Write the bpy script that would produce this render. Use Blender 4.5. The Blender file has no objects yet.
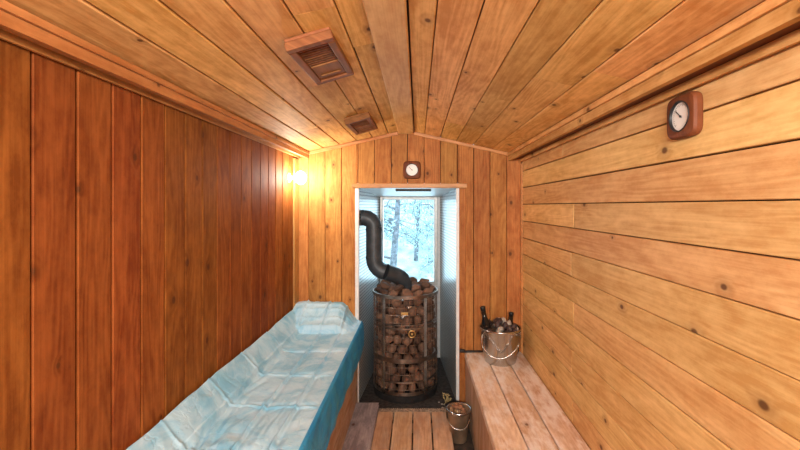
import bpy, bmesh, math, random
from mathutils import Vector, Matrix, noise, Euler
R = random.Random(7)
PI = math.pi
scene = bpy.context.scene
COL = scene.collection
CZ = 1.40                      # camera height; floor boards lie at z = 0
XL, XR, YB, YF = -0.864, 0.743, 2.86, -0.95   # left, right, back, front walls
RX, RH, SL = -0.085, CZ + 0.545, 0.223        # ridge x, ridge z, roof slope
def roof(x): return RH - SL * abs(x - RX)

# ------------------------------------------------------------------ helpers
def link(name, bm, mats, parent=None, smooth=False):
    me = bpy.data.meshes.new(name)
    bmesh.ops.recalc_face_normals(bm, faces=bm.faces[:])
    bm.to_mesh(me); bm.free()
    for m in (mats if isinstance(mats, (list, tuple)) else [mats]): me.materials.append(m)
    if smooth:
        for p in me.polygons: p.use_smooth = True
    o = bpy.data.objects.new(name, me); COL.objects.link(o)
    if parent: o.parent = parent
    return o
def thing(name, label, cat, loc=(0, 0, 0), rot=(0, 0, 0), group=None):
    o = bpy.data.objects.new(name, None); COL.objects.link(o)
    o.location = loc; o.rotation_euler = rot; o.empty_display_size = .05
    return tag(o, label, cat, group)
def tag(o, label, cat, group=None):
    o['label'] = label; o['category'] = cat
    if group: o['group'] = group
    return o
def struct(o): o['kind'] = 'structure'; return o
def box(bm, x0, x1, y0, y1, z0, z1, bevel=0.0, mi=0, seg=2):
    vs = [bm.verts.new((x, y, z)) for x in (x0, x1) for y in (y0, y1) for z in (z0, z1)]
    fs = [bm.faces.new([vs[i] for i in f]) for f in ((0,1,3,2),(4,6,7,5),(0,4,5,1),(2,3,7,6),(0,2,6,4),(1,5,7,3))]
    for f in fs: f.material_index = mi
    if bevel:
        es = list({e for f in fs for e in f.edges})
        bmesh.ops.bevel(bm, geom=es, offset=bevel, segments=seg, affect='EDGES', profile=.5)
def lathe(bm, prof, n=48, c=(0, 0, 0), mi=0, axis='Z', a0=0.0):
    rings = []
    for r, z in prof:
        ring = []
        for k in range(n):
            a = a0 + 2 * PI * k / n
            p = (r * math.cos(a), r * math.sin(a), z)
            if axis == 'X': p = (p[2], p[0], p[1])
            if axis == 'Y': p = (p[0], p[2], p[1])
            ring.append(bm.verts.new(Vector(p) + Vector(c)))
        rings.append(ring)
    for i in range(len(rings) - 1):
        for k in range(n):
            f = bm.faces.new((rings[i][k], rings[i][(k+1) % n], rings[i+1][(k+1) % n], rings[i+1][k])); f.material_index = mi
    return rings
def disc(bm, prof, n=48, c=(0, 0, 0), axis='Z', mi=0):
    r = lathe(bm, prof, n, c, mi, axis)
    for ring in (r[0], r[-1]):
        f = bm.faces.new(ring); f.material_index = mi
def tube(bm, pts, r, n=10, closed=False, cap=True, mi=0):
    pts = [Vector(p) for p in pts]; N = len(pts); rings = []
    rr = r if isinstance(r, (list, tuple)) else [r] * N
    up = None
    for i in range(N):
        a = pts[(i-1) % N] if (closed or i > 0) else pts[i]
        b = pts[(i+1) % N] if (closed or i < N-1) else pts[i]
        t = (b - a).normalized()
        if up is None: up = Vector((0, 0, 1)) if abs(t.z) < .9 else Vector((0, 1, 0))
        s = t.cross(up).normalized(); u = s.cross(t).normalized(); up = u
        rings.append([bm.verts.new(pts[i] + (s * math.cos(2*PI*k/n) + u * math.sin(2*PI*k/n)) * rr[i]) for k in range(n)])
    for i in range(N if closed else N-1):
        j = (i+1) % N
        for k in range(n):
            f = bm.faces.new((rings[i][k], rings[i][(k+1) % n], rings[j][(k+1) % n], rings[j][k])); f.material_index = mi
    if cap and not closed:
        bm.faces.new(rings[0]).material_index = mi; bm.faces.new(rings[-1]).material_index = mi
def smooth_path(pts, n=8):
    pts = [Vector(p) for p in pts]; out = []
    for i in range(len(pts) - 1):
        p0 = pts[max(i-1, 0)]; p1 = pts[i]; p2 = pts[i+1]; p3 = pts[min(i+2, len(pts)-1)]
        for k in range(n):
            t = k / n
            out.append(.5 * ((2*p1) + (p2-p0)*t + (2*p0-5*p1+4*p2-p3)*t*t + (3*p1-p0-3*p2+p3)*t**3))
    out.append(pts[-1]); return out

# ------------------------------------------------------------------ materials
def mat(name):
    m = bpy.data.materials.new(name); m.use_nodes = True
    nt = m.node_tree; return m, nt, nt.nodes['Principled BSDF']
def N(nt, typ, **kw):
    n = nt.nodes.new(typ)
    for k, v in kw.items():
        if k in n.inputs: n.inputs[k].default_value = v
        else: setattr(n, k, v)
    return n
def mth(nt, op, a, b=None, clamp=False):
    n = nt.nodes.new('ShaderNodeMath'); n.operation = op; n.use_clamp = clamp
    for i, v in enumerate((a, b)):
        if v is None: continue
        if isinstance(v, (int, float)): n.inputs[i].default_value = v
        else: nt.links.new(v, n.inputs[i])
    return n.outputs[0]
def mixc(nt, fac, a, b, mode='MIX'):
    n = nt.nodes.new('ShaderNodeMix'); n.data_type = 'RGBA'; n.blend_type = mode
    for s, v in ((n.inputs[0], fac), (n.inputs[6], a), (n.inputs[7], b)):
        if isinstance(v, (int, float)): s.default_value = v
        elif isinstance(v, tuple): s.default_value = v if len(v) == 4 else v + (1,)
        else: nt.links.new(v, s)
    return n.outputs[2]
def smoothstep(nt, v, lo, hi, a=0., b=1.):
    n = nt.nodes.new('ShaderNodeMapRange'); n.interpolation_type = 'SMOOTHSTEP'
    nt.links.new(v, n.inputs[0])
    for i, x in enumerate((lo, hi, a, b)): n.inputs[i+1].default_value = x
    return n.outputs[0]
def simple(name, c, rough=.6, metal=0., spec=.5, noise_amt=0., nscale=30.):
    m, nt, p = mat(name)
    p.inputs['Base Color'].default_value = (*c, 1); p.inputs['Roughness'].default_value = rough
    p.inputs['Metallic'].default_value = metal; p.inputs['Specular IOR Level'].default_value = spec
    if noise_amt:
        tc = N(nt, 'ShaderNodeTexCoord'); nz = N(nt, 'ShaderNodeTexNoise', Scale=nscale, Detail=5.)
        nt.links.new(tc.outputs['Object'], nz.inputs['Vector'])
        f = smoothstep(nt, nz.outputs[0], .3, .7)
        nt.links.new(mixc(nt, f, tuple(x * (1 - noise_amt) for x in c), tuple(min(1, x * (1 + noise_amt)) for x in c)), p.inputs['Base Color'])
        b = N(nt, 'ShaderNodeBump', Strength=.25, Distance=.004); nt.links.new(nz.outputs[0], b.inputs['Height'])
        nt.links.new(b.outputs[0], p.inputs['Normal'])
    return m
def wood(name, light, dark, knot=(.09, .03, .01), vary=.30, rough=.5, knots=.55, fig=.55, spec=.4, stain=None, stain_amt=0., knot_size=1.):
    """boards carry UV 'grain' = (along, across) in metres and UV 'bid' = random pair of the board"""
    m, nt, p = mat(name); L = nt.links.new
    g = N(nt, 'ShaderNodeUVMap', uv_map='grain'); b = N(nt, 'ShaderNodeUVMap', uv_map='bid')
    sg = N(nt, 'ShaderNodeSeparateXYZ'); L(g.outputs[0], sg.inputs[0])
    sb = N(nt, 'ShaderNodeSeparateXYZ'); L(b.outputs[0], sb.inputs[0])
    l, w, r1, r2 = sg.outputs[0], sg.outputs[1], sb.outputs[0], sb.outputs[1]
    def vec(ls, ws, zs):
        c = N(nt, 'ShaderNodeCombineXYZ')
        L(mth(nt, 'MULTIPLY', l, ls), c.inputs[0]); L(mth(nt, 'MULTIPLY', w, ws), c.inputs[1]); L(mth(nt, 'MULTIPLY', r1, zs), c.inputs[2])
        return c.outputs[0]
    # knots
    ko = N(nt, 'ShaderNodeCombineXYZ')
    L(mth(nt, 'ADD', mth(nt, 'MULTIPLY', l, 3.6), mth(nt, 'MULTIPLY', r1, 91.)), ko.inputs[0])
    L(mth(nt, 'ADD', mth(nt, 'MULTIPLY', w, 5.0), mth(nt, 'MULTIPLY', r2, 57.)), ko.inputs[1])
    vo = N(nt, 'ShaderNodeTexVoronoi', voronoi_dimensions='2D', Scale=1.0, Randomness=1.0); L(ko.outputs[0], vo.inputs['Vector'])
    sc = N(nt, 'ShaderNodeSeparateColor'); L(vo.outputs['Color'], sc.inputs[0])
    present = mth(nt, 'LESS_THAN', sc.outputs[0], knots)
    size = mth(nt, 'MULTIPLY', mth(nt, 'ADD', mth(nt, 'MULTIPLY', sc.outputs[1], .05), .028), knot_size)
    nd = mth(nt, 'DIVIDE', vo.outputs['Distance'], size)                     # 1 at the knot's rim
    core = mth(nt, 'MULTIPLY', smoothstep(nt, nd, .55, 1.25, 1., 0.), present)
    halo = mth(nt, 'MULTIPLY', smoothstep(nt, nd, .8, 4.0, 1., 0.), present)
    # figure: contour lines of a stretched noise, pushed around the knots
    n1 = N(nt, 'ShaderNodeTexNoise', Scale=1., Detail=2., Roughness=.45, Distortion=.3); L(vec(.9, 7., 37.), n1.inputs['Vector'])
    h = mth(nt, 'ADD', n1.outputs[0], mth(nt, 'MULTIPLY', halo, .06))
    rings = mth(nt, 'ADD', mth(nt, 'MULTIPLY', mth(nt, 'SINE', mth(nt, 'MULTIPLY', h, 95.)), .5), .5)
    n2 = N(nt, 'ShaderNodeTexNoise', Scale=1., Detail=5., Roughness=.65); L(vec(3., 130., 53.), n2.inputs['Vector'])
    n3 = N(nt, 'ShaderNodeTexNoise', Scale=1., Detail=4., Roughness=.6); L(vec(2.4, 8., 71.), n3.inputs['Vector'])
    f = mth(nt, 'ADD', mth(nt, 'MULTIPLY', rings, fig * .55), mth(nt, 'MULTIPLY', smoothstep(nt, n2.outputs[0], .32, .68), .34))
    f = mth(nt, 'ADD', f, mth(nt, 'MULTIPLY', smoothstep(nt, n3.outputs[0], .33, .67), .5), True)
    n5 = N(nt, 'ShaderNodeTexNoise', Scale=1., Detail=6., Roughness=.75); L(vec(16., 30., 29.), n5.inputs['Vector'])
    f = mth(nt, 'ADD', mth(nt, 'SUBTRACT', f, .16), mth(nt, 'MULTIPLY', smoothstep(nt, n5.outputs[0], .35, .68), .36), True)
    c = mixc(nt, f, light, dark)
    # per board tone
    hv = N(nt, 'ShaderNodeHueSaturation'); L(c, hv.inputs['Color'])
    L(mth(nt, 'ADD', mth(nt, 'MULTIPLY', r2, vary), 1 - vary * .55), hv.inputs['Value'])
    L(mth(nt, 'ADD', mth(nt, 'MULTIPLY', r1, .016), .492), hv.inputs['Hue'])
    c = hv.outputs[0]
    if stain:
        n4 = N(nt, 'ShaderNodeTexNoise', Scale=1., Detail=6., Roughness=.7); L(vec(5., 14., 11.), n4.inputs['Vector'])
        c = mixc(nt, smoothstep(nt, n4.outputs[0], .42, .62, 0., stain_amt), c, stain)
    c = mixc(nt, mth(nt, 'MULTIPLY', halo, .35), c, tuple(x * .45 for x in dark))
    c = mixc(nt, mth(nt, 'MULTIPLY', core, .85), c, knot)
    L(c, p.inputs['Base Color'])
    p.inputs['Roughness'].default_value = rough; p.inputs['Specular IOR Level'].default_value = spec
    bp = N(nt, 'ShaderNodeBump', Strength=.2, Distance=.002); L(f, bp.inputs['Height']); L(bp.outputs[0], p.inputs['Normal'])
    return m

CEIL = wood('pine_ceiling', (.84, .50, .19), (.53, .255, .070), vary=.34, rough=.65, spec=.1, knots=.7, knot_size=.8)
PINE = wood('pine_wall', (.82, .53, .23), (.58, .30, .10), vary=.18, rough=.6, knots=.7, spec=.2, knot_size=.75)
CEDAR = wood('cedar_wall', (.33, .108, .024), (.165, .043, .009), vary=.26, rough=.7, spec=.06, knots=.4, knot_size=.8)
BACKW = wood('pine_back_wall', (.54, .24, .066), (.31, .108, .024), vary=.34, rough=.6, spec=.2, knots=.8, knot_size=.75)
BENCH = wood('pine_bench', (.82, .63, .46), (.55, .33, .19), vary=.20, rough=.42, stain=(.86, .80, .76), stain_amt=.75, knots=.5, knot_size=.7)
FLOORW = wood('pine_duckboard', (.78, .52, .31), (.48, .26, .13), vary=.3, rough=.5, stain=(.46, .34, .26), stain_amt=.5, knots=.5, knot_size=.8)
GREYW = wood('grey_board', (.46, .39, .40), (.27, .22, .23), vary=.1, rough=.6, stain=(.17, .15, .165), stain_amt=.7, knots=.3)
PANEL = wood('bench_panel', (.60, .38, .23), (.36, .18, .09), vary=.25, rough=.55, stain=(.55, .42, .35), stain_amt=.5, knots=.3)
TRIMW = wood('trim_wood', (.62, .30, .10), (.40, .165, .045), vary=.25, rough=.42, knots=.35, knot_size=.7)
VENTW = wood('vent_wood', (.30, .118, .042), (.17, .060, .020), spec=.15, vary=.15, rough=.55, knots=.0)
FRAMEW = wood('thermometer_wood', (.22, .075, .023), (.11, .034, .010), spec=.2, vary=.1, rough=.55, knots=.0)
DARK = simple('dark_gap', (.02, .010, .005), .9)
STEEL = simple('brushed_steel', (.52, .51, .50), .2, 1.)
WIRE = simple('heater_steel', (.30, .24, .20), .38, 1., noise_amt=.3, nscale=25.)
INNER = simple('inner_steel', (.62, .58, .54), .22, 1., noise_amt=.25, nscale=12.)
BLACKM = simple('black_metal', (.022, .021, .022), .5, .3, noise_amt=.3)
PIPE = simple('grey_stove_pipe', (.050, .060, .070), .48, .35, noise_amt=.25, nscale=18.)
WHITE = simple('white_paint', (.72, .74, .74), .45, noise_amt=.06)
FRAMEM = simple('window_frame_metal', (.55, .57, .56), .4, .2, noise_amt=.1)
DIAL = simple('dial_face', (.78, .77, .74), .4)
INK = simple('black_ink', (.03, .03, .03), .6)
GOLD = simple('brass', (.55, .36, .14), .35, .9)
HOB = simple('hearth_stone', (.035, .03, .028), .85, noise_amt=.6, nscale=40.)
EDGE = simple('edging_tile', (.36, .27, .20), .7, noise_amt=.5, nscale=60.)
BOTTLE = simple('dark_bottle_glass', (.012, .010, .009), .08, 0., .6)
FOIL = simple('bottle_cap', (.02, .018, .018), .35, .4)
def stonemat(name, c0, c1, rough=.8):
    m, nt, p = mat(name); L = nt.links.new
    tc = N(nt, 'ShaderNodeTexCoord'); oi = N(nt, 'ShaderNodeObjectInfo')
    nz = N(nt, 'ShaderNodeTexNoise', Scale=28., Detail=6., Roughness=.65); L(tc.outputs['Object'], nz.inputs['Vector'])
    c = mixc(nt, oi.outputs['Random'], c0, c1)
    c = mixc(nt, smoothstep(nt, nz.outputs[0], .35, .7, 0., .45), c, tuple(x * .4 for x in c0))
    L(c, p.inputs['Base Color']); p.inputs['Roughness'].default_value = rough
    b = N(nt, 'ShaderNodeBump', Strength=.5, Distance=.004); L(nz.outputs[0], b.inputs['Height']); L(b.outputs[0], p.inputs['Normal'])
    return m
STONE = stonemat('heater_stone', (.075, .038, .024), (.25, .135, .085))
PALE = stonemat('pale_lump', (.42, .38, .33), (.55, .47, .38), .5)
DLUMP = stonemat('dark_lump', (.045, .028, .030), (.10, .06, .05), .4)
def meshmat():
    m, nt, p = mat('mosaic_lining'); L = nt.links.new
    uv = N(nt, 'ShaderNodeUVMap', uv_map='grain')
    br = N(nt, 'ShaderNodeTexBrick', offset=0., squash=1.); L(uv.outputs[0], br.inputs['Vector'])
    br.inputs['Color1'].default_value = (.62, .66, .66, 1); br.inputs['Color2'].default_value = (.54, .59, .60, 1)
    br.inputs['Mortar'].default_value = (.08, .10, .12, 1); br.inputs['Scale'].default_value = 1.
    br.inputs['Mortar Size'].default_value = .0045; br.inputs['Mortar Smooth'].default_value = .3
    br.inputs['Brick Width'].default_value = .024; br.inputs['Row Height'].default_value = .024
    L(br.outputs[0], p.inputs['Base Color']); p.inputs['Roughness'].default_value = .3
    b = N(nt, 'ShaderNodeBump', Strength=.4, Distance=.003, invert=True); L(br.outputs['Fac'], b.inputs['Height']); L(b.outputs[0], p.inputs['Normal'])
    return m
MOSAIC = meshmat()
def sheetmat(nm, c0, c1):
    m, nt, p = mat(nm); L = nt.links.new
    tc = N(nt, 'ShaderNodeTexCoord')
    nz = N(nt, 'ShaderNodeTexNoise', Scale=300., Detail=3.); L(tc.outputs['Object'], nz.inputs['Vector'])
    n2 = N(nt, 'ShaderNodeTexNoise', Scale=7., Detail=6., Roughness=.6, Distortion=.8); L(tc.outputs['Object'], n2.inputs['Vector'])
    vo = N(nt, 'ShaderNodeTexVoronoi', feature='DISTANCE_TO_EDGE', Scale=11.)
    wv = N(nt, 'ShaderNodeVectorMath', operation='MULTIPLY_ADD'); L(n2.outputs['Color'], wv.inputs[0]); wv.inputs[1].default_value = (.12, .12, .12); L(tc.outputs['Object'], wv.inputs[2])
    L(wv.outputs[0], vo.inputs['Vector'])
    cr = smoothstep(nt, vo.outputs['Distance'], 0., .09)
    L(mixc(nt, smoothstep(nt, n2.outputs[0], .38, .66), c0, c1), p.inputs['Base Color'])
    p.inputs['Roughness'].default_value = .46; p.inputs['Specular IOR Level'].default_value = .45
    b = N(nt, 'ShaderNodeBump', Strength=.30, Distance=.012); L(n2.outputs[0], b.inputs['Height'])
    b1 = N(nt, 'ShaderNodeBump', Strength=.35, Distance=.004); L(cr, b1.inputs['Height']); L(b.outputs[0], b1.inputs['Normal'])
    b2 = N(nt, 'ShaderNodeBump', Strength=.08, Distance=.001); L(nz.outputs[0], b2.inputs['Height']); L(b1.outputs[0], b2.inputs['Normal'])
    L(b2.outputs[0], p.inputs['Normal'])
    return m
SHEET = sheetmat('pale_blue_sheet', (.42, .65, .80), (.20, .48, .68)); SHEET_SHADE = sheetmat('sheet_side_shade', (.018, .26, .58), (.04, .35, .66))  # shade painted in: hanging side deeper blue, top of the same sheet paler
def glassmat():
    m, nt, p = mat('window_glass'); L = nt.links.new; nt.nodes.remove(p)
    t = N(nt, 'ShaderNodeBsdfTransparent'); t.inputs[0].default_value = (.93, .97, .98, 1)
    g = N(nt, 'ShaderNodeBsdfGlossy', Roughness=.02); fr = N(nt, 'ShaderNodeFresnel', IOR=1.4)
    mx = N(nt, 'ShaderNodeMixShader'); L(fr.outputs[0], mx.inputs[0]); L(t.outputs[0], mx.inputs[1]); L(g.outputs[0], mx.inputs[2])
    L(mx.outputs[0], nt.nodes['Material Output'].inputs[0]); return m
GLASS = glassmat()
def emit(name, c, s):
    m, nt, p = mat(name); p.inputs['Base Color'].default_value = (*c, 1)
    p.inputs['Emission Color'].default_value = (*c, 1); p.inputs['Emission Strength'].default_value = s; return m
BULB = emit('lamp_glass', (1., .93, .80), 165.)

# ------------------------------------------------------------------ boards
class Boards:
    """a run of boards: each has its own grain offset; front corners are chamfered"""
    def __init__(self):
        self.bm = bmesh.new(); self.g = self.bm.loops.layers.uv.new('grain'); self.b = self.bm.loops.layers.uv.new('bid')
    def add(self, o, L, W, l0, l1, w0, w1, t=.018, gap=.0015, ch=.0022, lgap=0.0006, cut=None, mi=0):
        """front face through o spanned by L and W; thickness goes along -(L x W). cut(w) -> (l0,l1) for slanted ends"""
        bm = self.bm; o = Vector(o); L = Vector(L); W = Vector(W); Nn = L.cross(W).normalized()
        prof = [(w0+gap, -t), (w0+gap, -ch), (w0+gap+ch, 0), (w1-gap-ch, 0), (w1-gap, -ch), (w1-gap, -t)]
        ends = []
        for e in (0, 1):
            ring = []
            for w, n in prof:
                l = (l0 + lgap, l1 - lgap)[e] if cut is None else cut(w)[e]
                ring.append((bm.verts.new(o + L*l + W*w + Nn*n), (l, w, n)))
            ends.append(ring)
        ou, ov, r1, r2 = R.uniform(0, 30), R.uniform(0, 30), R.random(), R.random()
        fs = []
        k = len(prof)
        for i in range(k):
            j = (i+1) % k
            fs.append((ends[0][i], ends[0][j], ends[1][j], ends[1][i]))
        fs.append(tuple(reversed(ends[0]))); fs.append(tuple(ends[1]))
        for q in fs:
            f = bm.faces.new([v for v, _ in q]); f.material_index = mi
            for lp, (_, (l, w, n)) in zip(f.loops, q):
                lp[self.g].uv = (l + ou, w + n + ov); lp[self.b].uv = (r1, r2)
    def beam(self, o, L, W, l0, l1, w0, w1, t, ch=.003): self.add(o, L, W, l0, l1, w0, w1, t, 0., ch, 0.)
    def done(self, name, mats, parent=None): return link(name, self.bm, mats, parent)
def one_board(name, m, parent, o, L, W, l0, l1, w0, w1, t, ch=.003):
    b = Boards(); b.beam(o, L, W, l0, l1, w0, w1, t, ch); return b.done(name, m, parent)
def splits(a, b, lo=.9, hi=2.4):
    out = [a]; x = a
    while True:
        x += R.uniform(lo, hi)
        if x > b - .35: break
        out.append(x)
    return out + [b]
def rgap(): return R.choice((.0009, .0012, .0016, .0020, .0032))

# left wall: vertical boards
P = .118; T = .018
B = Boards()
y = YB + .041
ys = []
while y > YF:
    ys.append((max(y - P, YF), min(y, YB))); y -= P
for y0, y1 in ys:
    B.add((XL, 0, 0), (0, 0, 1), (0, -1, 0), -.06, roof(XL) + .0, -y1, -y0, T, rgap()+.0006, .003)
box(B.bm, XL-.08, XL-.019, YF, YB, -.06, roof(XL), mi=1)
struct(B.done('wall_left', [CEDAR, DARK]))
# right wall: horizontal boards with butt joints
B = Boards()
z = CZ + .012 + .118 * 3
rows = []
while z > -.06: rows.append((max(z - P, -.06), z)); z -= P
for i, (z0, z1) in enumerate(rows):
    js = [YF]
    if i in (0,): js += [2.05]
    elif i in (3, 5, 7, 9, 11): js += [1.92 + R.uniform(-.02, .02)]
    elif i in (4, 8): js += [.35]
    else: js += [-.2]
    js.append(YB)
    for a, b in zip(js[:-1], js[1:]):
        B.add((XR, 0, 0), (0, 1, 0), (0, 0, -1), a, b, -z1, -z0, T, rgap()+.0003, .002, .005)
box(B.bm, XR+.019, XR+.08, YF, YB, -.06, roof(XR), mi=1)
struct(B.done('wall_right', [PINE, DARK]))
# back wall: vertical boards round the stove recess
OL, OR, OT = -.435, .285, CZ + .135
B = Boards()
x = -.31 - P * 6
while x < XR:
    a, b = max(x, XL), min(x + P, XR); x += P
    if b - a < .004: continue
    segs = []
    for (p, q, lo) in ((a, min(b, OL), -.06), (max(a, OL), min(b, OR), OT), (max(a, OR), b, -.06)):
        if q - p > .003: segs.append((p, q, lo))
    for p, q, lo in segs:
        B.add((0, YB, 0), (0, 0, 1), (-1, 0, 0), 0, 0, -q, -p, T, rgap()+.0003, .002, cut=lambda w, lo=lo: (lo, roof(-w) + .012))
for (x0, x1, z0) in ((XL-.08, OL, -.06), (OR, XR+.08, -.06), (OL, OR, OT)):
    vs = []
    pts = [x0] + ([RX] if x0 < RX < x1 else []) + [x1]
    for yy in (YB+.019, YB+.07):
        vs.append([B.bm.verts.new((x, yy, z0)) for x in (x0, x1)] + [B.bm.verts.new((x, yy, roof(x))) for x in reversed(pts)])
    n = len(vs[0])
    for f in [vs[0], vs[1]] + [[vs[0][i], vs[0][(i+1) % n], vs[1][(i+1) % n], vs[1][i]] for i in range(n)]:
        B.bm.faces.new(f).material_index = 1
struct(B.done('wall_back', [BACKW, DARK]))
# front wall behind the camera
B = Boards(); x = XL
while x < XR - .01:
    a, b = x, min(x + P, XR); x += P
    B.add((0, YF, 0), (0, 0, 1), (1, 0, 0), 0, 0, a, b, T, rgap(), .002, cut=lambda w: (-.06, roof(w) + .01))
box(B.bm, XL-.08, XR+.08, YF-.07, YF-.019, -.06, RH, mi=1)
struct(B.done('wall_front', [BACKW, DARK]))
# ceiling: two slopes of boards running along the room
B = Boards()
cs = math.sqrt(1 + SL*SL)
def slope_run(sgn, edges, x_end):
    for i in range(len(edges) - 1):
        xa, xb = edges[i], edges[i+1]
        js = splits(YF, YB, 1.0, 2.6)
        for a, b in zip(js[:-1], js[1:]):
            wa, wb = (xa - RX) * sgn * cs, (xb - RX) * sgn * cs
            w0, w1 = min(wa, wb), max(wa, wb)
            L = Vector((0, 1, 0)); W = Vector((sgn / cs, 0, -SL / cs))
            if sgn < 0: L = Vector((0, -1, 0)); l0, l1 = -b, -a
            else: l0, l1 = a, b
            if L.cross(W).z > 0: raise Exception('flip')
            B.add((RX, 0, RH), L, W, l0, l1, w0, w1, T, rgap()+.0004, .0025, .0008)
EDR = [-.0265, .048, .160, .275, .395, .530, .648, XR + .02]
EDL = [RX - .03, -.212, -.325, -.440, -.557, -.675, -.793, XL - .02]
slope_run(1, EDR, YB); slope_run(-1, EDL, YB)
bm = B.bm
for sg, xe in ((1, XR + .08), (-1, XL - .08)):
    q = []
    for dz in (.019, .07):
        q.append([bm.verts.new((x, yy, roof(x) + dz)) for x, yy in ((RX, YF-.07), (xe, YF-.07), (xe, YB+.07), (RX, YB+.07))])
    for f in [q[0], q[1]] + [[q[0][i], q[0][(i+1) % 4], q[1][(i+1) % 4], q[1][i]] for i in range(4)]:
        bm.faces.new(f).material_index = 1
struct(B.done('ceiling', [CEIL, DARK]))
# ridge board
B = Boards(); B.beam((0, 0, CZ + .515), (0, 1, 0), (1, 0, 0), YF, YB - .002, -.141, -.031, .03, .004)
struct(B.done('trim_1', [PINE]))
# cornice boxes under both eaves: a tall face board, a lath on it, a batten on the wall below
def cornice(nm, xw, xf, sgn, hb, hu, h0, m):
    B = Boards(); zb = CZ + hb; zt = roof(xf) - .001
    L = (0, -sgn, 0)
    l0, l1 = sorted((-sgn * YF, -sgn * (YB - .002)))
    def face(x, z0, z1, t): B.beam((x, 0, 0), L, (0, 0, 1), l0, l1, z0, z1, t, .003)
    face(xf, zb, zb + (zt - zb) * .60, .022); face(xf + sgn * .008, zb + (zt - zb) * .60 + .001, zt, .022)
    face(xw + sgn * .012, CZ + h0, CZ + hu - .001, .011)
    bx = sorted((xw + sgn*.001, xf - sgn*.0221)); box(B.bm, bx[0], bx[1], YF, YB-.002, CZ + hu, CZ + hu + .012, 0, 1)
    struct(B.done(nm, [m, FRAMEW]))  # second slot: dark wood on the underside paints in its shade
cornice('trim_2', XL, XL + .062, 1, .340, .362, .340, TRIMW)
cornice('trim_3', XR, XR - .076, -1, .322, .336, .312, CEIL)
# laths along the top of the back wall, corner battens, head board over the recess
B = Boards()
for sg, xa, xb in ((-1, -.142, XL + .064), (1, -.03, XR - .078)):
    L = Vector((1, 0, -SL * sg)).normalized() if sg > 0 else Vector((1, 0, SL)).normalized()
    x0, x1 = min(xa, xb), max(xa, xb)
    o = Vector((x0, YB - .012, roof(x0) - .024)); ln = (x1 - x0) * cs
    W = Vector((0, 1, 0)).cross(L)
    if W.z < 0: W = -W
    B.beam(o, L, W, 0, ln, 0, .022, .011, .002)
struct(B.done('trim_4', [TRIMW]))
struct(one_board('trim_5', TRIMW, None, (XL + .014, 0, 0), (0, 0, 1), (0, -1, 0), -.05, CZ + .33, -(YB-.001), -(YB-.10), .013))
struct(one_board('trim_6', TRIMW, None, (XR - .012, 0, 0), (0, 1, 0), (0, 0, -1), YB-.028, YB-.001, -(CZ+.30), .0, .011))
struct(one_board('trim_7', TRIMW, None, (0, YB - .030, 0), (1, 0, 0), (0, 0, 1), OL - .035, OR + .06, CZ + .128, CZ + .160, .029))
struct(one_board('trim_8', BACKW, None, (0, YB - .008, 0), (0, 0, 1), (-1, 0, 0), -.04, CZ + .127, -(OR + .055), -(OR + .008), .007))

# floor, hearth and edging
bm = bmesh.new(); box(bm, XL - .08, XR + .08, YF - .07, YB + .02, -.14, -.06); struct(link('floor', bm, simple('sub_floor', (.05, .035, .025), .9, noise_amt=.4)))
YW = 3.76
WL, WR, WT = -.357, .207, CZ + .085
bm = bmesh.new(); box(bm, OL - .06, OR + .06, 2.775, YW + .1, -.06, -.024, .004); struct(link('trim_9', bm, HOB))
bm = bmesh.new(); box(bm, -.455, .215, 2.727, 2.772, -.058, -.006, .003)
for k in range(46): 
    x = -.452 + k * .0145; box(bm, x, x + .011, 2.722, 2.776, -.010, -.002, .002)
struct(link('trim_10', bm, EDGE))

# stove recess: splayed lined sides, sloping top, window wall at the far end
def panel(nm, pts, th, m=MOSAIC):
    bm = bmesh.new(); g = bm.loops.layers.uv.new('grain')
    pts = [Vector(p) for p in pts]; n = (pts[1]-pts[0]).cross(pts[3]-pts[0]).normalized() * th
    a = [bm.verts.new(p) for p in pts]; b = [bm.verts.new(p + n) for p in pts]
    u = (pts[1]-pts[0]).normalized(); v = (pts[3]-pts[0]); v = (v - u * v.dot(u)).normalized()
    for q in [a, b] + [[a[i], a[(i+1) % 4], b[(i+1) % 4], b[i]] for i in range(4)]:
        f = bm.faces.new(q)
        for lp in f.loops:
            d = lp.vert.co - pts[0]; lp[g].uv = (d.dot(u), d.dot(v))
    return struct(link(nm, bm, m))
panel('wall_recess_left', [(OL, YB+.002, -.03), (OL, YB+.002, OT), (WL, YW, WT+.05), (WL, YW, -.03)], .03)
panel('wall_recess_right', [(OR, YB+.002, -.03), (WR, YW, -.03), (WR, YW, WT+.05), (OR, YB+.002, OT)], .03)
panel('ceiling_recess', [(OL-.03, YB+.002, OT), (OR+.03, YB+.002, OT), (WR+.03, YW, WT), (WL-.03, YW, WT)], .03, WHITE)
bm = bmesh.new(); box(bm, -.17, .10, 3.02, 3.07, OT - .024, OT - .006, .003); o = struct(link('trim_11', bm, BLACKM)); o.rotation_euler = (0, 0, 0)
# white edge strips of the lining
for i, (x0, x1) in enumerate(((OL - .014, OL + .012), (OR - .012, OR + .010))):
    bm = bmesh.new(); box(bm, x0, x1, YB - .006, YB + .03, -.03, OT - .008, .002); struct(link('trim_%d' % (12 + i), bm, WHITE))
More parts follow.
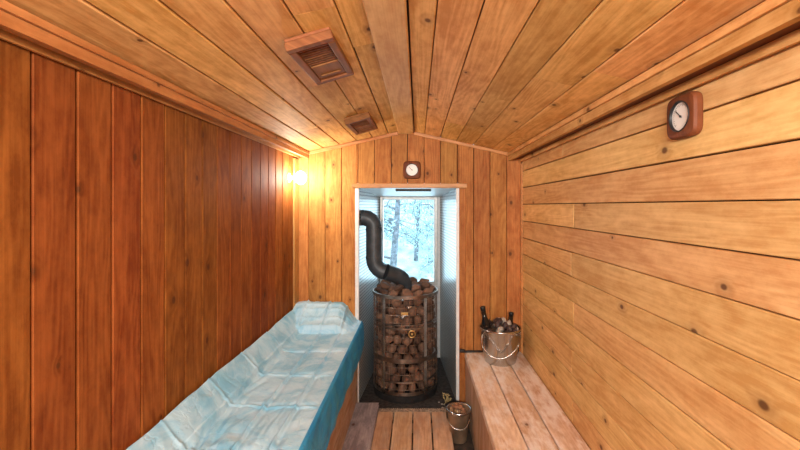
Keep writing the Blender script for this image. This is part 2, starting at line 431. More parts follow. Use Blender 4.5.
# window wall and window
wx0, wx1, wz0, wz1 = -.326, .150, CZ - .705, CZ + .058
bm = bmesh.new()
for b in ((WL-.1, wx0-.03, -.06, WT+.08), (wx1+.03, WR+.1, -.06, WT+.08), (wx0-.03, wx1+.03, -.06, wz0-.03), (wx0-.03, wx1+.03, wz1+.03, WT+.08)):
    box(bm, b[0], b[1], YW, YW + .08, b[2], b[3])
struct(link('wall_recess_back', bm, WHITE))
wn = bpy.data.objects.new('window_1', None); COL.objects.link(wn); struct(wn); wn.location = ((wx0+wx1)/2, YW, wz0)
def local(bm, root): bmesh.ops.translate(bm, verts=bm.verts[:], vec=-Vector(root.location))
bm = bmesh.new()
for b in ((wx0-.03, wx0, wz0-.03, wz1+.03), (wx1, wx1+.034, wz0-.03, wz1+.03), (wx0, wx1, wz0-.03, wz0), (wx0, wx1, wz1, wz1+.03)):
    box(bm, b[0], b[1], YW - .03, YW + .05, b[2], b[3], .004)
local(bm, wn); link('window_frame', bm, FRAMEM, wn)
bm = bmesh.new(); box(bm, wx0, wx1, YW + .02, YW + .026, wz0, wz1); local(bm, wn); link('pane', bm, GLASS, wn)

# ------------------------------------------------------------------ benches
def bench_left():
    t = thing('sauna_bench', 'long wooden bench along the left wall, mostly hidden under a blue sheet', 'bench', (-.63, 1.8, -.06))
    o = Vector(t.location)
    zt = CZ - .835
    for k in range(3):
        a = XL + .006 + k * .149
        one_board('seat_board', BENCH, t, Vector((0, 0, zt)) - o, (0, 1, 0), (-1, 0, 0), .75, YB - .004, -(a + .144), -a, .035)
    B = Boards()
    for k, (z0, z1) in enumerate(((-.058, .16), (.162, .345), (.347, zt - .0355))):
        B.add(Vector((-.455, 0, 0)) - o, (0, -1, 0), (0, 0, 1), -(YB - .004), -.78, z0, z1, .025, .0012, .0025)
    B.done('front_panel', PANEL, t)
    for yy in (.84, 1.8, 2.78):
        bm = bmesh.new(); box(bm, -.86, -.482, yy - .025, yy + .025, -.058, zt - .036, .003); bmesh.ops.translate(bm, verts=bm.verts[:], vec=-o); link('support', bm, TRIMW, t)
def bench_right():
    t = thing('sauna_bench', 'low bench of three pale planks along the right wall carrying a steel bucket', 'bench', (.54, 1.8, -.06))
    o = Vector(t.location); zt = CZ - 1.04
    for a, b in ((.333, .472), (.478, .604), (.610, .739)):
        one_board('seat_board', BENCH, t, Vector((0, 0, zt)) - o, (0, 1, 0), (-1, 0, 0), .75, YB - .004, -b, -a, .038, .004)
    B = Boards(); y = .8
    while y < YB - .02:
        y1 = min(y + .118, YB - .004)
        B.add(Vector((.338, 0, 0)) - o, (0, 0, 1), (0, 1, 0), -.058, zt - .0385, y, y1, .022, .001, .0025); y = y1
    B.done('front_panel', PANEL, t)
    for yy in (.84, 1.8, 2.78):
        bm = bmesh.new(); box(bm, .362, .735, yy - .025, yy + .025, -.058, zt - .039, .003); bmesh.ops.translate(bm, verts=bm.verts[:], vec=-o); link('support', bm, TRIMW, t)
bench_left(); bench_right()

# ------------------------------------------------------------------ floor boards
t = thing('duckboard', 'wooden duckboard of narrow planks on the floor between the benches', 'duckboard', (-.1, 1.8, -.06))
o = Vector(t.location)
for a, b in ((-.420, -.298), (-.292, -.168), (-.160, -.038), (-.030, .084), (.092, .208)):
    one_board('slat', FLOORW, t, -o, (0, 1, 0), (-1, 0, 0), .6, 2.72, -b, -a, .028, .003)
for yy in (.8, 1.7, 2.6):
    bm = bmesh.new(); box(bm, -.42, .208, yy - .03, yy + .03, -.0595, -.0285, .002); bmesh.ops.translate(bm, verts=bm.verts[:], vec=-o); link('cross_batten', bm, FLOORW, t)
B = Boards(); B.beam((0, 0, 0), (0, 1, 0), (-1, 0, 0), -.95, .95, -.0915, .0915, .024, .004)
bmesh.ops.bevel(B.bm, geom=[e for e in B.bm.edges if abs((e.verts[0].co - e.verts[1].co).z) > .012 and abs(e.verts[0].co.y) > .9], offset=.03, segments=4, affect='EDGES')
o = B.done('floor_board', GREYW); o.location = (-.3615, 1.845, .0265)
tag(o, 'loose grey weathered board lying on the duckboard beside the left bench', 'board')

# ------------------------------------------------------------------ blue sheet
def smst(x, a, b):
    t = max(0, min(1, (x - a) / (b - a))); return t * t * (3 - 2 * t)
def crease(d, w): return math.exp(-(d / w) ** 2)
zt = CZ - .835 + .006
def sheet_pt(s, y):
    """s: metres across, from the wall edge; > .455 hangs down the front"""
    e = .455
    near = smst(y, 1.95, 1.1)
    n1 = noise.noise(Vector((s * 9, y * 3.0, 1.3))); n2 = noise.noise(Vector((s * 22 + 3 * n1, y * 8, 7.7))); n3 = noise.noise(Vector((s * 14 - y * 5, y * 11, 4.1)))
    if s <= e:
        x = XL + .012 + s * (.448 / e)
        rise = (.116 + .014 * noise.noise(Vector((y * 2.1, 0, 9.)))) * smst(x, -.735, -.868)
        hd = (.052 * smst(y, 2.555, 2.585) + .083 * smst(y, 2.59, 2.80)) * (1 - smst(x, -.545, -.412)) * smst(y, 2.55, 2.57)
        z = zt + .010 + max(rise, hd)
        wr = .0035 * n1 + .0022 * n2 + near * (.006 * n3 - .014 * abs(noise.noise(Vector((s * 11 + y * 4, y * 7 - s * 3, 2.)))) + .006 * n2) * smst(s, .44, .34)
        wr += .010 * abs(n1) * smst(s, .18, .06) + .006 * n2 * smst(s, .20, .08)
        for yc in (1.02, 1.32, 1.63, 1.93, 2.25): wr += .0075 * crease(y - yc - .010 * n1, .006) - .005 * crease(y - yc - .020, .014)
        for yc in (2.66, 2.73, 2.78): wr += .006 * crease(y - yc, .01)
        for xc in (-.775, -.625, -.50): wr += .0075 * crease(x - xc - .006 * n1 - .01 * near * n3, .005) - .005 * crease(x - xc - .014, .011)
        z += wr * (1 - .9 * smst(s, e - .04, e)) * (1 - .6 * smst(s, .06, .0))
        z = max(z, zt + .0015)
        return Vector((x, y, z))
    d = s - e
    hem = 1 + .10 * noise.noise(Vector((y * 4, 2., 0))) + .10 * smst(y, 1.3, 1.0)
    rip = (.5 + .5 * noise.noise(Vector((y * 9, d * 2, 3.)))) * .018 * smst(d, 0, .12) + .004 * (1 + n2) * smst(d, 0, .05)
    bx = min(d, .02)
    return Vector((XL + .012 + .448 + .010 * smst(d, 0, .02) + rip, y, zt + .011 - max(0, d - .004) * hem))
bm = bmesh.new(); NS, NY = 210, 480; ns = []
for j in range(NY + 1):
    y = .78 + (2.852 - .78) * j / NY; row = []
    for i in range(NS + 1):
        row.append(bm.verts.new(sheet_pt(.64 * i / NS, y)))
    ns.append(row)
for j in range(NY):
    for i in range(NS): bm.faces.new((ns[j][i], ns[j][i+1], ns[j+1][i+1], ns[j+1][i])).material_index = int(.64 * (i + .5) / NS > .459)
o = link('sheet', bm, [SHEET, SHEET_SHADE], None, True); md = o.modifiers.new('thick', 'SOLIDIFY'); md.thickness = .0012; md.offset = 1
tag(o, 'crumpled pale blue disposable sheet draped over the bench by the left wall', 'sheet')

# ------------------------------------------------------------------ stove
SX, SY, SR = -.098, 3.115, .245
SZ0, SZ1 = -.024, CZ - .655
t = thing('sauna_stove', 'round steel sauna stove caged full of brown stones in the window recess', 'stove', (SX, SY, SZ0))
def at(bm): bmesh.ops.translate(bm, verts=bm.verts[:], vec=(0, 0, 0))
H = SZ1 - SZ0
bm = bmesh.new(); disc(bm, [(.005, .006), (.225, .006), (.235, .0), (.245, .006), (.245, .05), (.235, .058), (.005, .058)], 56); link('base', bm, BLACKM, t, False)
bm = bmesh.new(); lathe(bm, [(.02, .06), (.152, .06), (.152, H - .09), (.145, H - .08), (.02, H - .078)], 48); link('firebox', bm, INNER, t, True)
bm = bmesh.new()
def hoop(z, r, hw, th=.004, n=64): lathe(bm, [(r - th/2, z - hw), (r + th/2, z - hw), (r + th/2, z + hw), (r - th/2, z + hw), (r - th/2, z - hw)], n)
hoop(H - .004, SR + .004, .012, .010); hoop(H * .70, SR, .006); hoop(H * .735, SR, .0035); hoop(H * .40, SR + .002, .016, .006); hoop(H * .20, SR, .006); hoop(.07, SR, .012)
link('hoops', bm, WIRE, t)
for k, dg in enumerate((-38, 38, 92, 140, -140, -92)):          # flat uprights
    a = -PI/2 + math.radians(dg)
    bm = bmesh.new(); box(bm, -.014, .014, -.002, .002, .055, H * .98, .001)
    bmesh.ops.transform(bm, matrix=Matrix.Translation((SR * math.cos(a), SR * math.sin(a), 0)) @ Matrix.Rotation(a + PI/2, 4, 'Z'), verts=bm.verts[:])
    link('upright', bm, INNER if k in (0, 1) else WIRE, t)
bm = bmesh.new()
for k in range(40):
    a = 2 * PI * k / 40; tube(bm, [(SR * math.cos(a) * .995, SR * math.sin(a) * .995, z) for z in (.06, H)], .0021, 5)
for k in range(13):
    z = .1 + (H - .13) * k / 12; tube(bm, [(SR * .992 * math.cos(2*PI*i/56), SR * .992 * math.sin(2*PI*i/56), z) for i in range(56)], .0019, 5, True)
link('wire_mesh', bm, WIRE, t)
bm = bmesh.new(); box(bm, -.024, .028, -SR - .012, -SR - .004, H * .835, H * .86, .002); o = link('name_plate', bm, GOLD, t); o['label'] = 'small copper coloured plate'
bm = bmesh.new(); lathe(bm, [(.024, -SR - .006), (.028, -SR - .006), (.028, -SR - .014), (.019, -SR - .014), (.019, -SR - .006)], 24, (.055, 0, H * .66), 0, 'Y'); disc(bm, [(.004, -SR - .006), (.012, -SR - .006), (.010, -SR - .022), (.004, -SR - .024)], 20, (.055, 0, H * .66), 'Y'); link('air_knob', bm, GOLD, t, True)

# stones
def stone_mesh(seed, m, nm='stone'):
    bm = bmesh.new(); bmesh.ops.create_icosphere(bm, subdivisions=3, radius=1.)
    rr = random.Random(seed); off = Vector((rr.uniform(0, 99), rr.uniform(0, 99), rr.uniform(0, 99)))
    cuts = [(Vector((rr.gauss(0, 1), rr.gauss(0, 1), rr.gauss(0, 1))).normalized(), rr.uniform(.50, .85)) for _ in range(10)]
    for v in bm.verts:
        p = v.co.copy()
        for n, d in cuts:
            e = p.dot(n) - d
            if e > 0: p -= n * e * .72
        v.co = p * (1 + .16 * noise.noise(p * 1.3 + off) + .05 * noise.noise(p * 4 + off))
    me = bpy.data.meshes.new(nm); bm.to_mesh(me); bm.free(); me.materials.append(m)
    for p in me.polygons: p.use_smooth = True
    return me
SM = [stone_mesh(i, STONE) for i in range(9)]
def put(nm, me, loc, sc, rot, label, cat, group):
    o = bpy.data.objects.new(nm, me); COL.objects.link(o); o.location = loc; o.scale = sc; o.rotation_euler = rot
    return tag(o, label, cat, group)
rows = 10; z = SZ0 + .058; rh = (H - .058 - .01) / rows
for i in range(rows):
    n = 15
    for k in range(n):
        a = 2 * PI * (k + .5 * (i % 2)) / n + R.uniform(-.03, .03)
        r = .193 + R.uniform(-.003, .003)
        put('stove_stone', R.choice(SM), (SX + r * math.cos(a), SY + r * math.sin(a), z + rh * (i + .5) + R.uniform(-.003, .003)),
            (.046 * R.uniform(.75, 1.1), .046 * R.uniform(.8, 1.15), .043 * R.uniform(.7, 1.2)), (R.uniform(0, 6), R.uniform(0, 6), R.uniform(0, 6)),
            'brown stone packed inside the steel cage of the stove', 'stone', 'stones packed in the stove cage')
top = [(0.0, 0, .0)]
for ring, n, zz in ((.195, 13, .010), (.115, 7, .014), (.165, 8, .048)):
    for k in range(n):
        a = 2 * PI * (k + R.uniform(-.12, .12)) / n + ring * 17
        x, y = SX + ring * math.cos(a), SY + ring * math.sin(a)
        if math.hypot(x - (SX - .0), y - (SY - .0)) < .105 and zz > .0 and ring < .1: x += .07
        s = R.uniform(.036, .046)
        put('stove_stone', R.choice(SM), (x, y, SZ1 + zz), (s * 1.12, s, s * .72), (R.uniform(-.5, .5), R.uniform(-.5, .5), R.uniform(0, 6)),
            'brown stone heaped loosely above the top rim of the stove', 'stone', 'stones heaped on the stove')
# flue pipe: out of the stones, up the left side of the recess, out through its left wall
t = thing('stove_pipe', 'thick dark grey stove pipe rising from the stove and turning into the left wall', 'pipe', (-.33, 3.0, CZ - .4))
o = Vector(t.location)
def seg(nm, pts, r=.060, n=28):
    bm = bmesh.new(); tube(bm, [Vector(p) - o for p in pts], r, n); return link(nm, bm, PIPE, t, False)
def arc(c, u, v, r, a0, a1, n): return [Vector(c) + Vector(u) * r * math.cos(a0 + (a1-a0)*k/n) + Vector(v) * r * math.sin(a0 + (a1-a0)*k/n) for k in range(n + 1)]
xx, yy = -.330, 3.0
PH = -.088
seg('wall_piece', [(-.421, yy, CZ + PH), (xx - .070, yy, CZ + PH)])
seg('elbow', arc((xx - .075, yy, CZ + PH - .075), (0, 0, 1), (1, 0, 0), .075, 0, PI/2, 4))
seg('pipe', [(xx, yy, CZ + PH - .070), (xx, yy, CZ - .40)])
seg('elbow', arc((xx + .10, yy, CZ - .395), (-1, 0, 0), (0, 0, -1), .10, 0, PI/2 * .88, 5))
seg('pipe', [(xx + .085, yy + .005, CZ - .492), (xx + .17, yy + .05, CZ - .53)])
seg('elbow', smooth_path([(xx + .165, yy + .047, CZ - .528), (xx + .205, yy + .075, CZ - .56), (xx + .222, yy + .095, CZ - .61), (xx + .226, yy + .105, CZ - .665)], 3))
for p, q in (((xx, yy, CZ + PH - .10), (xx, yy, CZ + PH - .085)), ((xx, yy, CZ - .395), (xx, yy, CZ - .38))): seg('collar', [p, q], .0625)

# ------------------------------------------------------------------ steel bucket with bottles
def bail(bm, pts, r=.0035): tube(bm, smooth_path(pts, 8), r, 8)
BX, BY, BZ = .552, 2.690, CZ - 1.04
t = thing('bucket', 'shiny stainless steel bucket with wire handle standing on the right bench', 'bucket', (BX, BY, BZ))
bm = bmesh.new()
lathe(bm, [(.004, .004), (.095, .004), (.100, 0), (.104, .004), (.106, .012), (.110, .03), (.134, .215), (.140, .222), (.141, .228), (.137, .232), (.132, .228), (.108, .035), (.100, .010), (.004, .010)], 64)
link('body', bm, STEEL, t, True)
for sx in (-1, 1):
    a = -PI/2 + sx * 1.15
    bm = bmesh.new(); p = Vector((math.cos(a), math.sin(a), 0)); box(bm, -.016, .016, -.003, .003, -.02, .02, .002)
    bmesh.ops.transform(bm, matrix=Matrix.Translation(p * .136 + Vector((0, 0, .195))) @ Matrix.Rotation(a + PI/2, 4, 'Z'), verts=bm.verts[:]); link('ear', bm, STEEL, t)
bm = bmesh.new(); bail(bm, [(-.128, -.058, .195), (-.135, -.085, .135), (-.095, -.135, .085), (-.02, -.146, .068), (.05, -.146, .105), (.10, -.124, .158), (.126, -.058, .200)]); link('handle', bm, STEEL, t, True)
def bottle(loc, rot, label, h=.26):
    t = thing('bottle', label, 'bottle', loc, rot, 'bottles in the steel bucket')
    bm = bmesh.new(); disc(bm, [(.004, .004), (.026, 0), (.031, .005), (.031, h*.55), (.028, h*.64), (.0165, h*.75), (.0145, h*.93), (.004, h*.93)], 32); link('glass', bm, BOTTLE, t, True)
    bm = bmesh.new(); disc(bm, [(.0155, h*.905), (.0175, h*.91), (.0175, h*.985), (.015, h), (.003, h)], 28); link('cap', bm, FOIL, t, True)
bottle((BX - .062, BY - .010, BZ + .072), (.05, -.20, 0), 'dark bottle leaning in the steel bucket, the tall one on its left', .305)
bottle((BX + .060, BY + .045, BZ + .072), (-.06, .16, .3), 'dark bottle leaning in the steel bucket, the short one at its right rear', .24)
bm = bmesh.new(); disc(bm, [(.004, .011), (.098, .011), (.112, .068), (.004, .068)], 40); 
o = link('rubble', bm, DLUMP); o.location = (BX, BY, BZ); tag(o, 'dark rubble filling the lower part of the steel bucket', 'rubble'); o['kind'] = 'stuff'
DM = [stone_mesh(50 + i, DLUMP, 'lump') for i in range(4)]; PM = [stone_mesh(70 + i, PALE, 'lump') for i in range(4)]
spots = []
for zz, n, rad in ((.105, 6, .088), (.162, 7, .098), (.217, 11, .106), (.236, 9, .090), (.252, 7, .055), (.266, 3, .02)):
    for k in range(n):
        a = 2 * PI * k / n + zz * 31; x, y = rad * math.cos(a), rad * math.sin(a)
        if math.hypot(x + .070, y + .005) < .058 or math.hypot(x - .060, y - .062) < .056: continue
        spots.append((x, y, zz))
for i, (x, y, zz) in enumerate(spots):
    pale = (i % 3 == 0)
    s = R.uniform(.021, .029)
    put('lump', R.choice(PM if pale else DM), (BX + x, BY + y, BZ + zz), (s * 1.1, s, s * .9), (R.uniform(0, 3), R.uniform(0, 3), R.uniform(0, 6)),
        'pale lump among dark ones in the steel bucket' if pale else 'dark brown lump among pale ones in the steel bucket', 'lump', 'pale lumps in the bucket' if pale else 'dark lumps in the bucket')
# ladle behind the bucket
t = thing('ladle', 'dark ladle lying behind the steel bucket, its handle over the bench corner', 'ladle', (.50, 2.838, BZ + .009))
bm = bmesh.new(); tube(bm, [(-.175, -.002, 0), (-.14, 0, 0), (.14, 0, 0)], [.0085, .0075, .006], 12); link('handle', bm, BLACKM, t, True)
bm = bmesh.new(); disc(bm, [(.002, -.019), (.008, -.019), (.012, -.012), (.012, .012), (.008, .019), (.002, .019)], 16, (0, 0, 0), 'X'); bmesh.ops.translate(bm, verts=bm.verts[:], vec=(-.185, -.004, .004)); link('knob', bm, BLACKM, t, True)
bm = bmesh.new(); lathe(bm, [(.003, -.006), (.026, -.006), (.034, .012), (.036, .03), (.034, .03), (.032, .012), (.024, -.003), (.003, -.003)], 28, (.176, -.022, 0)); link('bowl', bm, BLACKM, t, True)

# ------------------------------------------------------------------ floor bucket with kindling, dark bowl
t = thing('bucket', 'tan metal bucket of kindling on the floor against the right bench', 'bucket', (.254, 2.50, -.06))
TANM = simple('tan_metal', (.34, .23, .15), .42, .6, noise_amt=.3, nscale=14.)
bm = bmesh.new(); lathe(bm, [(.003, .004), (.046, .004), (.049, 0), (.052, .006), (.070, .182), (.075, .188), (.075, .194), (.070, .196), (.066, .190), (.048, .010), (.003, .010)], 48); link('body', bm, TANM, t, True)
bm = bmesh.new(); lathe(bm, [(.072, .183), (.077, .186), (.077, .197), (.072, .199), (.069, .195)], 48); o = link('rim', bm, STEEL, t, True)
bm = bmesh.new(); bail(bm, [(-.078, 0, .188), (-.074, -.045, .150), (-.03, -.078, .112), (.03, -.078, .112), (.066, -.045, .155), (.076, 0, .19)], .0028); link('handle', bm, STEEL, t, True)
BARK = wood('kindling_wood', (.50, .30, .17), (.28, .13, .06), knots=.0)
for k in range(7):
    a = k * 2 * PI / 7; x, y = .254 + .036 * math.cos(a), 2.50 + .036 * math.sin(a)
    hgt = .135 + .05 * R.random()
    B = Boards(); B.beam((0, 0, 0), (0, 0, 1), (-1, 0, 0), 0, hgt, -.011, .011, .014, .003); o = B.done('kindling', BARK)
    o.location = (x, y, -.04); o.rotation_euler = (R.uniform(-.06, .06), R.uniform(-.06, .06), a); tag(o, 'short split stick standing in the tan floor bucket', 'kindling', 'kindling in the floor bucket')
BARKM = simple('rusty_bark', (.27, .12, .06), .7, noise_amt=.5, nscale=50.)
bm = bmesh.new(); tube(bm, [(.034*math.cos(q*.5)*(1-q*.035), .034*math.sin(q*.5)*(1-q*.035), q*.0012) for q in range(20)], .011, 10)
o = link('bark_curl', bm, BARKM, None, True); o.location = (.250, 2.478, .142); o.rotation_euler = (-.35, .15, 0); tag(o, 'rusty brown curl of bark on top of the tan floor bucket', 'bark')
t = thing('bowl', 'dark round bowl on the floor between the hearth and the right bench', 'bowl', (.252, 2.660, -.06))
bm = bmesh.new(); lathe(bm, [(.003, .004), (.05, 0), (.055, .004), (.070, .122), (.074, .126), (.070, .13), (.064, .122), (.050, .012), (.003, .010)], 40); link('body', bm, BLACKM, t, True)
bm = bmesh.new(); lathe(bm, [(.071, .123), (.0755, .125), (.0755, .130), (.071, .132)], 40); link('rim', bm, STEEL, t, True)
# dried twig standing at the corner of the hearth
TW = simple('dry_twig', (.36, .30, .14), .8)
bm = bmesh.new()
for k in range(9):
    a, l = R.uniform(0, 6.28), R.uniform(.06, .13)
    p = Vector((0, 0, 0)); tip = Vector((math.cos(a) * l * .28, math.sin(a) * l * .28, l))
    tube(bm, [p, tip * .5 + Vector((0, 0, .01)), tip], [.003, .0024, .0012], 6)
    for q in range(4):
        c = tip * (.45 + .15 * q); d = Vector((R.uniform(-1, 1), R.uniform(-1, 1), R.uniform(0, 1))) * .016
        tube(bm, [c, c + d * .5, c + d], [.001, .0045, .001], 6)
o = link('twigs', bm, TW, None, True); o.location = (.205, 2.80, -.024); tag(o, 'small tuft of dry yellowish twigs at the right corner of the hearth', 'twigs')
# splinters on the hearth
for k in range(14):
    x, y = R.uniform(.13, .25), R.uniform(2.79, 2.90)
    if math.hypot(x - SX, y - SY) < .26: continue
    put('chip', R.choice(PM), (x, y, -.0205), (.008, .006, .004), (0, 0, R.uniform(0, 6)), 'tiny pale chip lying on the dark hearth by the stove', 'chip', 'chips on the hearth')

# ------------------------------------------------------------------ thermometers
def thermometer(loc, rot, s, label):
    t = thing('thermometer', label, 'thermometer', loc, rot); t.scale = (s, s, s)   # local: back at y=0, faces -Y
    bm = bmesh.new(); n = 48; rings = []
    for (sc, d) in ((.058, 0), (.060, -.006), (.060, -.017), (.056, -.024), (.047, -.026)):
        ring = []
        for k in range(n):
            a = 2*PI*k/n; c, q = math.cos(a), math.sin(a); e = 2/5.
            ring.append(bm.verts.new((sc * math.copysign(abs(c)**e, c), d, sc * 1.0 * math.copysign(abs(q)**e, q))))
        rings.append(ring)
    inner = [bm.verts.new((.041 * math.cos(2*PI*k/n), -.026, .041 * math.sin(2*PI*k/n))) for k in range(n)]; rings.append(inner)
    rings.append([bm.verts.new((.0405 * math.cos(2*PI*k/n), -.018, .0405 * math.sin(2*PI*k/n))) for k in range(n)])
    for i in range(len(rings)-1):
        for k in range(n): bm.faces.new((rings[i][k], rings[i][(k+1) % n], rings[i+1][(k+1) % n], rings[i+1][k]))
    bm.faces.new(rings[0]); bm.faces.new(rings[-1]); g = bm.loops.layers.uv.new('grain'); bm.loops.layers.uv.new('bid')
    for f in bm.faces:
        for lp in f.loops: lp[g].uv = (lp.vert.co.z, lp.vert.co.x)
    link('case', bm, FRAMEW, t)
    bm = bmesh.new(); disc(bm, [(.003, -.0183), (.0395, -.0183), (.0395, -.0200), (.003, -.0200)], 48, (0, 0, 0), 'Y'); d = link('dial', bm, DIAL, t)
    bm = bmesh.new()
    for k in range(28):
        a = math.radians(225 - 270 * k / 27); l = .006 if k % 3 == 0 else .003
        m = Matrix.Rotation(-a, 4, 'Y'); b2 = bmesh.new(); box(b2, .034 - l, .034, -.0206, -.0201, -.0004, .0004); bmesh.ops.transform(b2, matrix=m, verts=b2.verts[:])
        me = bpy.data.meshes.new('x'); b2.to_mesh(me); b2.free(); bm.from_mesh(me); bpy.data.meshes.remove(me)
    link('scale_marks', bm, INK, d)
    bm = bmesh.new(); box(bm, -.006, .027, -.0226, -.0216, -.0011, .0011); bmesh.ops.transform(bm, matrix=Matrix.Rotation(math.radians(-138), 4, 'Y'), verts=bm.verts[:])
    disc(bm, [(.0005, -.0208), (.003, -.0208), (.003, -.024), (.0005, -.024)], 14, (0, 0, 0), 'Y'); link('needle', bm, INK, t)
    bm = bmesh.new(); lathe(bm, [(.0395, -.019), (.0425, -.026), (.0425, -.028), (.0395, -.028), (.0385, -.021)], 48, (0, 0, 0), 0, 'Y'); link('bezel', bm, BLACKM, t, True)
thermometer((-.043, YB - .001, CZ + .256), (0, 0, 0), 1.05, 'small square wooden dial thermometer on the back wall above the stove recess')
thermometer((XR - .001, 1.098, CZ + .246), (0, 0, -PI/2), 1.0, 'square wooden dial thermometer hanging high on the right wall')

# ------------------------------------------------------------------ ceiling vents
def vent(x, y, rz, label):
    z = roof(x); ang = -math.atan(SL) - .06
    t = thing('ceiling_vent', label, 'vent', (x, y, z - .002), (0, ang, rz), 'vents in the left ceiling slope')
    hx, hy = .070, .162
    def vb(nm, x0, x1, y0, y1, z0, z1, m=VENTW, par=t, bv=.003):
        bm = bmesh.new(); box(bm, x0, x1, y0, y1, z0, z1, bv); g = bm.loops.layers.uv.new('grain'); bd = bm.loops.layers.uv.new('bid')
        q = (R.random(), R.random())
        for f in bm.faces:
            for lp in f.loops: lp[g].uv = (lp.vert.co.y + q[0] * 9, lp.vert.co.x + lp.vert.co.z); lp[bd].uv = q
        return link(nm, bm, m, par)
    vb('back_plate', -hx + .002, hx - .002, -hy + .002, hy - .002, -.010, 0)
    vb('grille_recess', -hx + .0225, hx - .0225, -hy + .027, .011, -.0125, -.0102, DARK)
    vb('frame_rail', -hx, hx, -hy, -hy + .026, -.036, -.0105); vb('frame_rail', -hx, hx, hy - .026, hy, -.036, -.0105)
    vb('frame_stile', -hx, -hx + .022, -hy + .0265, hy - .0265, -.036, -.0105); vb('frame_stile', hx - .022, hx, -hy + .0265, hy - .0265, -.036, -.0105)
    vb('sliding_panel', -hx + .0225, hx - .0225, .012, hy - .027, -.030, -.0105)
    vb('panel_grip', -hx + .034, hx - .034, .088, .100, -.035, -.0302, VENTW)
    n = 9
    for k in range(n):
        yy = -hy + .032 + k * (.142 / n)
        vb('slat', -hx + .0225, hx - .0225, yy, yy + .0065, -.027, -.013, VENTW, t, .001)
vent(-.313, 1.295, -.03, 'wooden slatted vent on the left ceiling slope, the one nearer the camera')
vent(-.328, 2.300, -.03, 'wooden slatted vent on the left ceiling slope, the one near the back wall')

# ------------------------------------------------------------------ lamps
def lamp(loc, rot, label, m, r=.036, arm=.05):
    t = thing('wall_lamp', label, 'lamp', loc, rot)              # local: back at x=0, faces +X
    bm = bmesh.new(); disc(bm, [(.003, 0), (.032, 0), (.032, .007), (.026, .011), (.012, .015), (.003, .015)], 32, (0, 0, 0), 'X'); link('base', bm, WHITE, t, True)
    bm = bmesh.new(); tube(bm, [(.012, 0, 0), (arm - r * .8, 0, 0)], .011, 16); link('holder', bm, WHITE, t, True)
    bm = bmesh.new(); bmesh.ops.create_uvsphere(bm, u_segments=24, v_segments=14, radius=r); bmesh.ops.scale(bm, vec=(1, 1, 1.2), verts=bm.verts[:]); bmesh.ops.translate(bm, verts=bm.verts[:], vec=(arm, 0, 0)); link('globe', bm, m, t, True)
lamp((XL + .0005, 2.665, CZ + .188), (0, 0, 0), 'glowing round wall lamp on the left wall near the back corner', BULB, .036, .082)

# ------------------------------------------------------------------ outside: bank and trees
bm = bmesh.new(); n = 40; gr = []
for j in range(n + 1):
    row = []
    for i in range(n + 1):
        x = -9 + 18 * i / n; y = YW + .4 + 14 * j / n
        z = -.8 + max(0, y - 6) * .30 + .25 * noise.noise(Vector((x * .5, y * .5, 0))); row.append(bm.verts.new((x, y, z)))
    gr.append(row)
for j in range(n):
    for i in range(n): bm.faces.new((gr[j][i], gr[j][i+1], gr[j+1][i+1], gr[j+1][i]))
GROUND = simple('pale_ground', (.62, .68, .66), .9, noise_amt=.35, nscale=3.)
struct(link('ground', bm, GROUND, None, True))
TRUNK = simple('tree_bark', (.24, .26, .29), .9, noise_amt=.4, nscale=20.); LEAF = simple('pale_leaf', (.52, .70, .70), .6, noise_amt=.45, nscale=9.)
def tree(x, y, h, r, lean, label, leaves, seed, low=.25, br=11, spread=1.):
    rr = random.Random(seed)
    z0 = -.8 + max(0, y - 6) * .30 - .1
    t = thing('tree', label, 'tree', (x, y, z0)); bm = bmesh.new()
    trunk = smooth_path([(0, 0, 0), (lean * .35 + rr.uniform(-.05, .05), 0, h * .35), (lean * .7, rr.uniform(-.1, .1), h * .7), (lean, 0, h)], 6)
    N_ = len(trunk); tube(bm, trunk, [r * (1 - .75 * i / N_) for i in range(N_)], 10)
    link('trunk', bm, TRUNK, t, True); bm = bmesh.new(); tips = []
    for k in range(br):
        f = low + (1 - low) * (k + rr.random()) / br; p = trunk[min(N_-1, int(f * N_))]
        a = rr.uniform(0, 2 * PI); ln = spread * (1.25 - f) * rr.uniform(.7, 1.2)
        d = Vector((math.cos(a), math.sin(a), rr.uniform(-.1, .6))).normalized()
        pts = [p]; 
        for q in range(1, 6): pts.append(p + d * ln * q / 5 + Vector((rr.uniform(-.06, .06), rr.uniform(-.06, .06), .10 * math.sin(q) * ln)))
        tube(bm, smooth_path(pts, 3), [r * .28 * (1 - .05 * q) for q in range(16)], 6)
        for q in range(2, 6):
            for _ in range(2):
                e = pts[q] + Vector((rr.gauss(0, .22), rr.gauss(0, .22), rr.gauss(.02, .2))) * spread
                tube(bm, [pts[q], (pts[q] + e) / 2 + Vector((0, 0, .03)), e], [r * .11, r * .09, r * .05], 5); tips += [pts[q], (pts[q] + e) / 2, e]
    link('branches', bm, TRUNK, t, True)
    if leaves:
        bm = bmesh.new()
        for _ in range(leaves * 2):
            c = rr.choice(tips) + Vector((rr.gauss(0, .10), rr.gauss(0, .10), rr.gauss(0, .10))); s = rr.uniform(.022, .045)
            u = Vector((rr.gauss(0, 1), rr.gauss(0, 1), rr.gauss(0, 1))).normalized(); v = u.orthogonal().normalized()
            f = [c - u * s, c + v * s * .4 + u * s * .1, c + u * s, c - v * s * .4 + u * s * .1]
            bm.faces.new([bm.verts.new(q) for q in f])
        link('foliage', bm, LEAF, t)
tree(-.42, 6.0, 3.2, .075, .16, 'thick trunked tree outside the window behind the stove', 700, 3, .45, 12, .9)
tree(.45, 7.2, 2.9, .05, -.2, 'slender leafy tree outside the right side of the window', 1500, 5, .15, 14, .9)
tree(-.95, 8.2, 3.4, .06, .1, 'leafy tree outside beyond the thick trunk at the left of the window', 1500, 8, .15, 14, 1.)
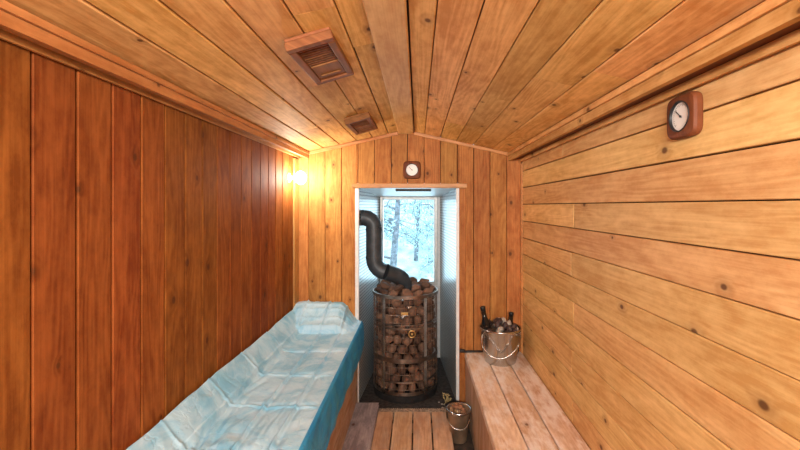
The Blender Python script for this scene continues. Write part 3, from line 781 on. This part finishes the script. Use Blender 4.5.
tree(-.05, 9.4, 3.6, .05, .2, 'far leafy tree seen through the middle of the window', 1800, 11, .1, 16, 1.1)
tree(.75, 8.9, 3.0, .05, -.1, 'far leafy tree seen through the right edge of the window', 1500, 14, .1, 14, 1.)

# ------------------------------------------------------------------ light, camera
w = bpy.data.worlds.new('World'); scene.world = w; w.use_nodes = True
bg = w.node_tree.nodes['Background']; bg.inputs[0].default_value = (.62, .85, 1., 1); bg.inputs[1].default_value = 2.1
def area(nm, loc, rot, sx, sy, power, c):
    l = bpy.data.lights.new(nm, 'AREA'); l.shape = 'RECTANGLE'; l.size = sx; l.size_y = sy; l.energy = power; l.color = c
    o = bpy.data.objects.new(nm, l); COL.objects.link(o); o.location = loc; o.rotation_euler = rot; return o
o = area('daylight_fill', ((wx0+wx1)/2, YW + .10, (wz0+wz1)/2), (-PI/2, 0, 0), wx1-wx0, wz1-wz0, 4, (.62, .85, 1.))
w2 = bpy.data.objects.new('added_fill_window', None); COL.objects.link(w2); struct(w2); w2.location = (-.06, YF, CZ + .205)  # added window behind the camera, put in to carry the fill light
bm = bmesh.new()
for b in ((-.63, -.60, -.03, .17), (.60, .63, -.03, .17), (-.60, .60, -.03, 0), (-.60, .60, .14, .17)): box(bm, b[0], b[1], .001, .03, b[2], b[3], .004)
link('window_frame', bm, TRIMW, w2)
bm = bmesh.new(); box(bm, -.60, .60, .004, .010, 0, .14); link('pane', bm, GLASS, w2)
area('daylight_fill', (-.06, YF + .035, CZ + .275), (PI/2, 0, 0), 1.2, .14, 60, (1., .95, .88))  # fill light at the added window, brightening the room from behind
scene.cycles.diffuse_bounces = 8; scene.cycles.max_bounces = 12
cam = bpy.data.cameras.new('Camera'); co = bpy.data.objects.new('Camera', cam); COL.objects.link(co)
co.location = (0, 0, CZ); co.rotation_euler = (PI/2, 0, 0); cam.sensor_fit = 'HORIZONTAL'; cam.sensor_width = 36; cam.lens = 18.0
cam.shift_x = -18/800; cam.shift_y = -19/800; cam.clip_start = .02
scene.camera = co
vs = scene.view_settings; vs.view_transform = 'Standard'; vs.look = 'None'; vs.gamma = 1; vs.use_curve_mapping = False; vs.exposure = 0.6
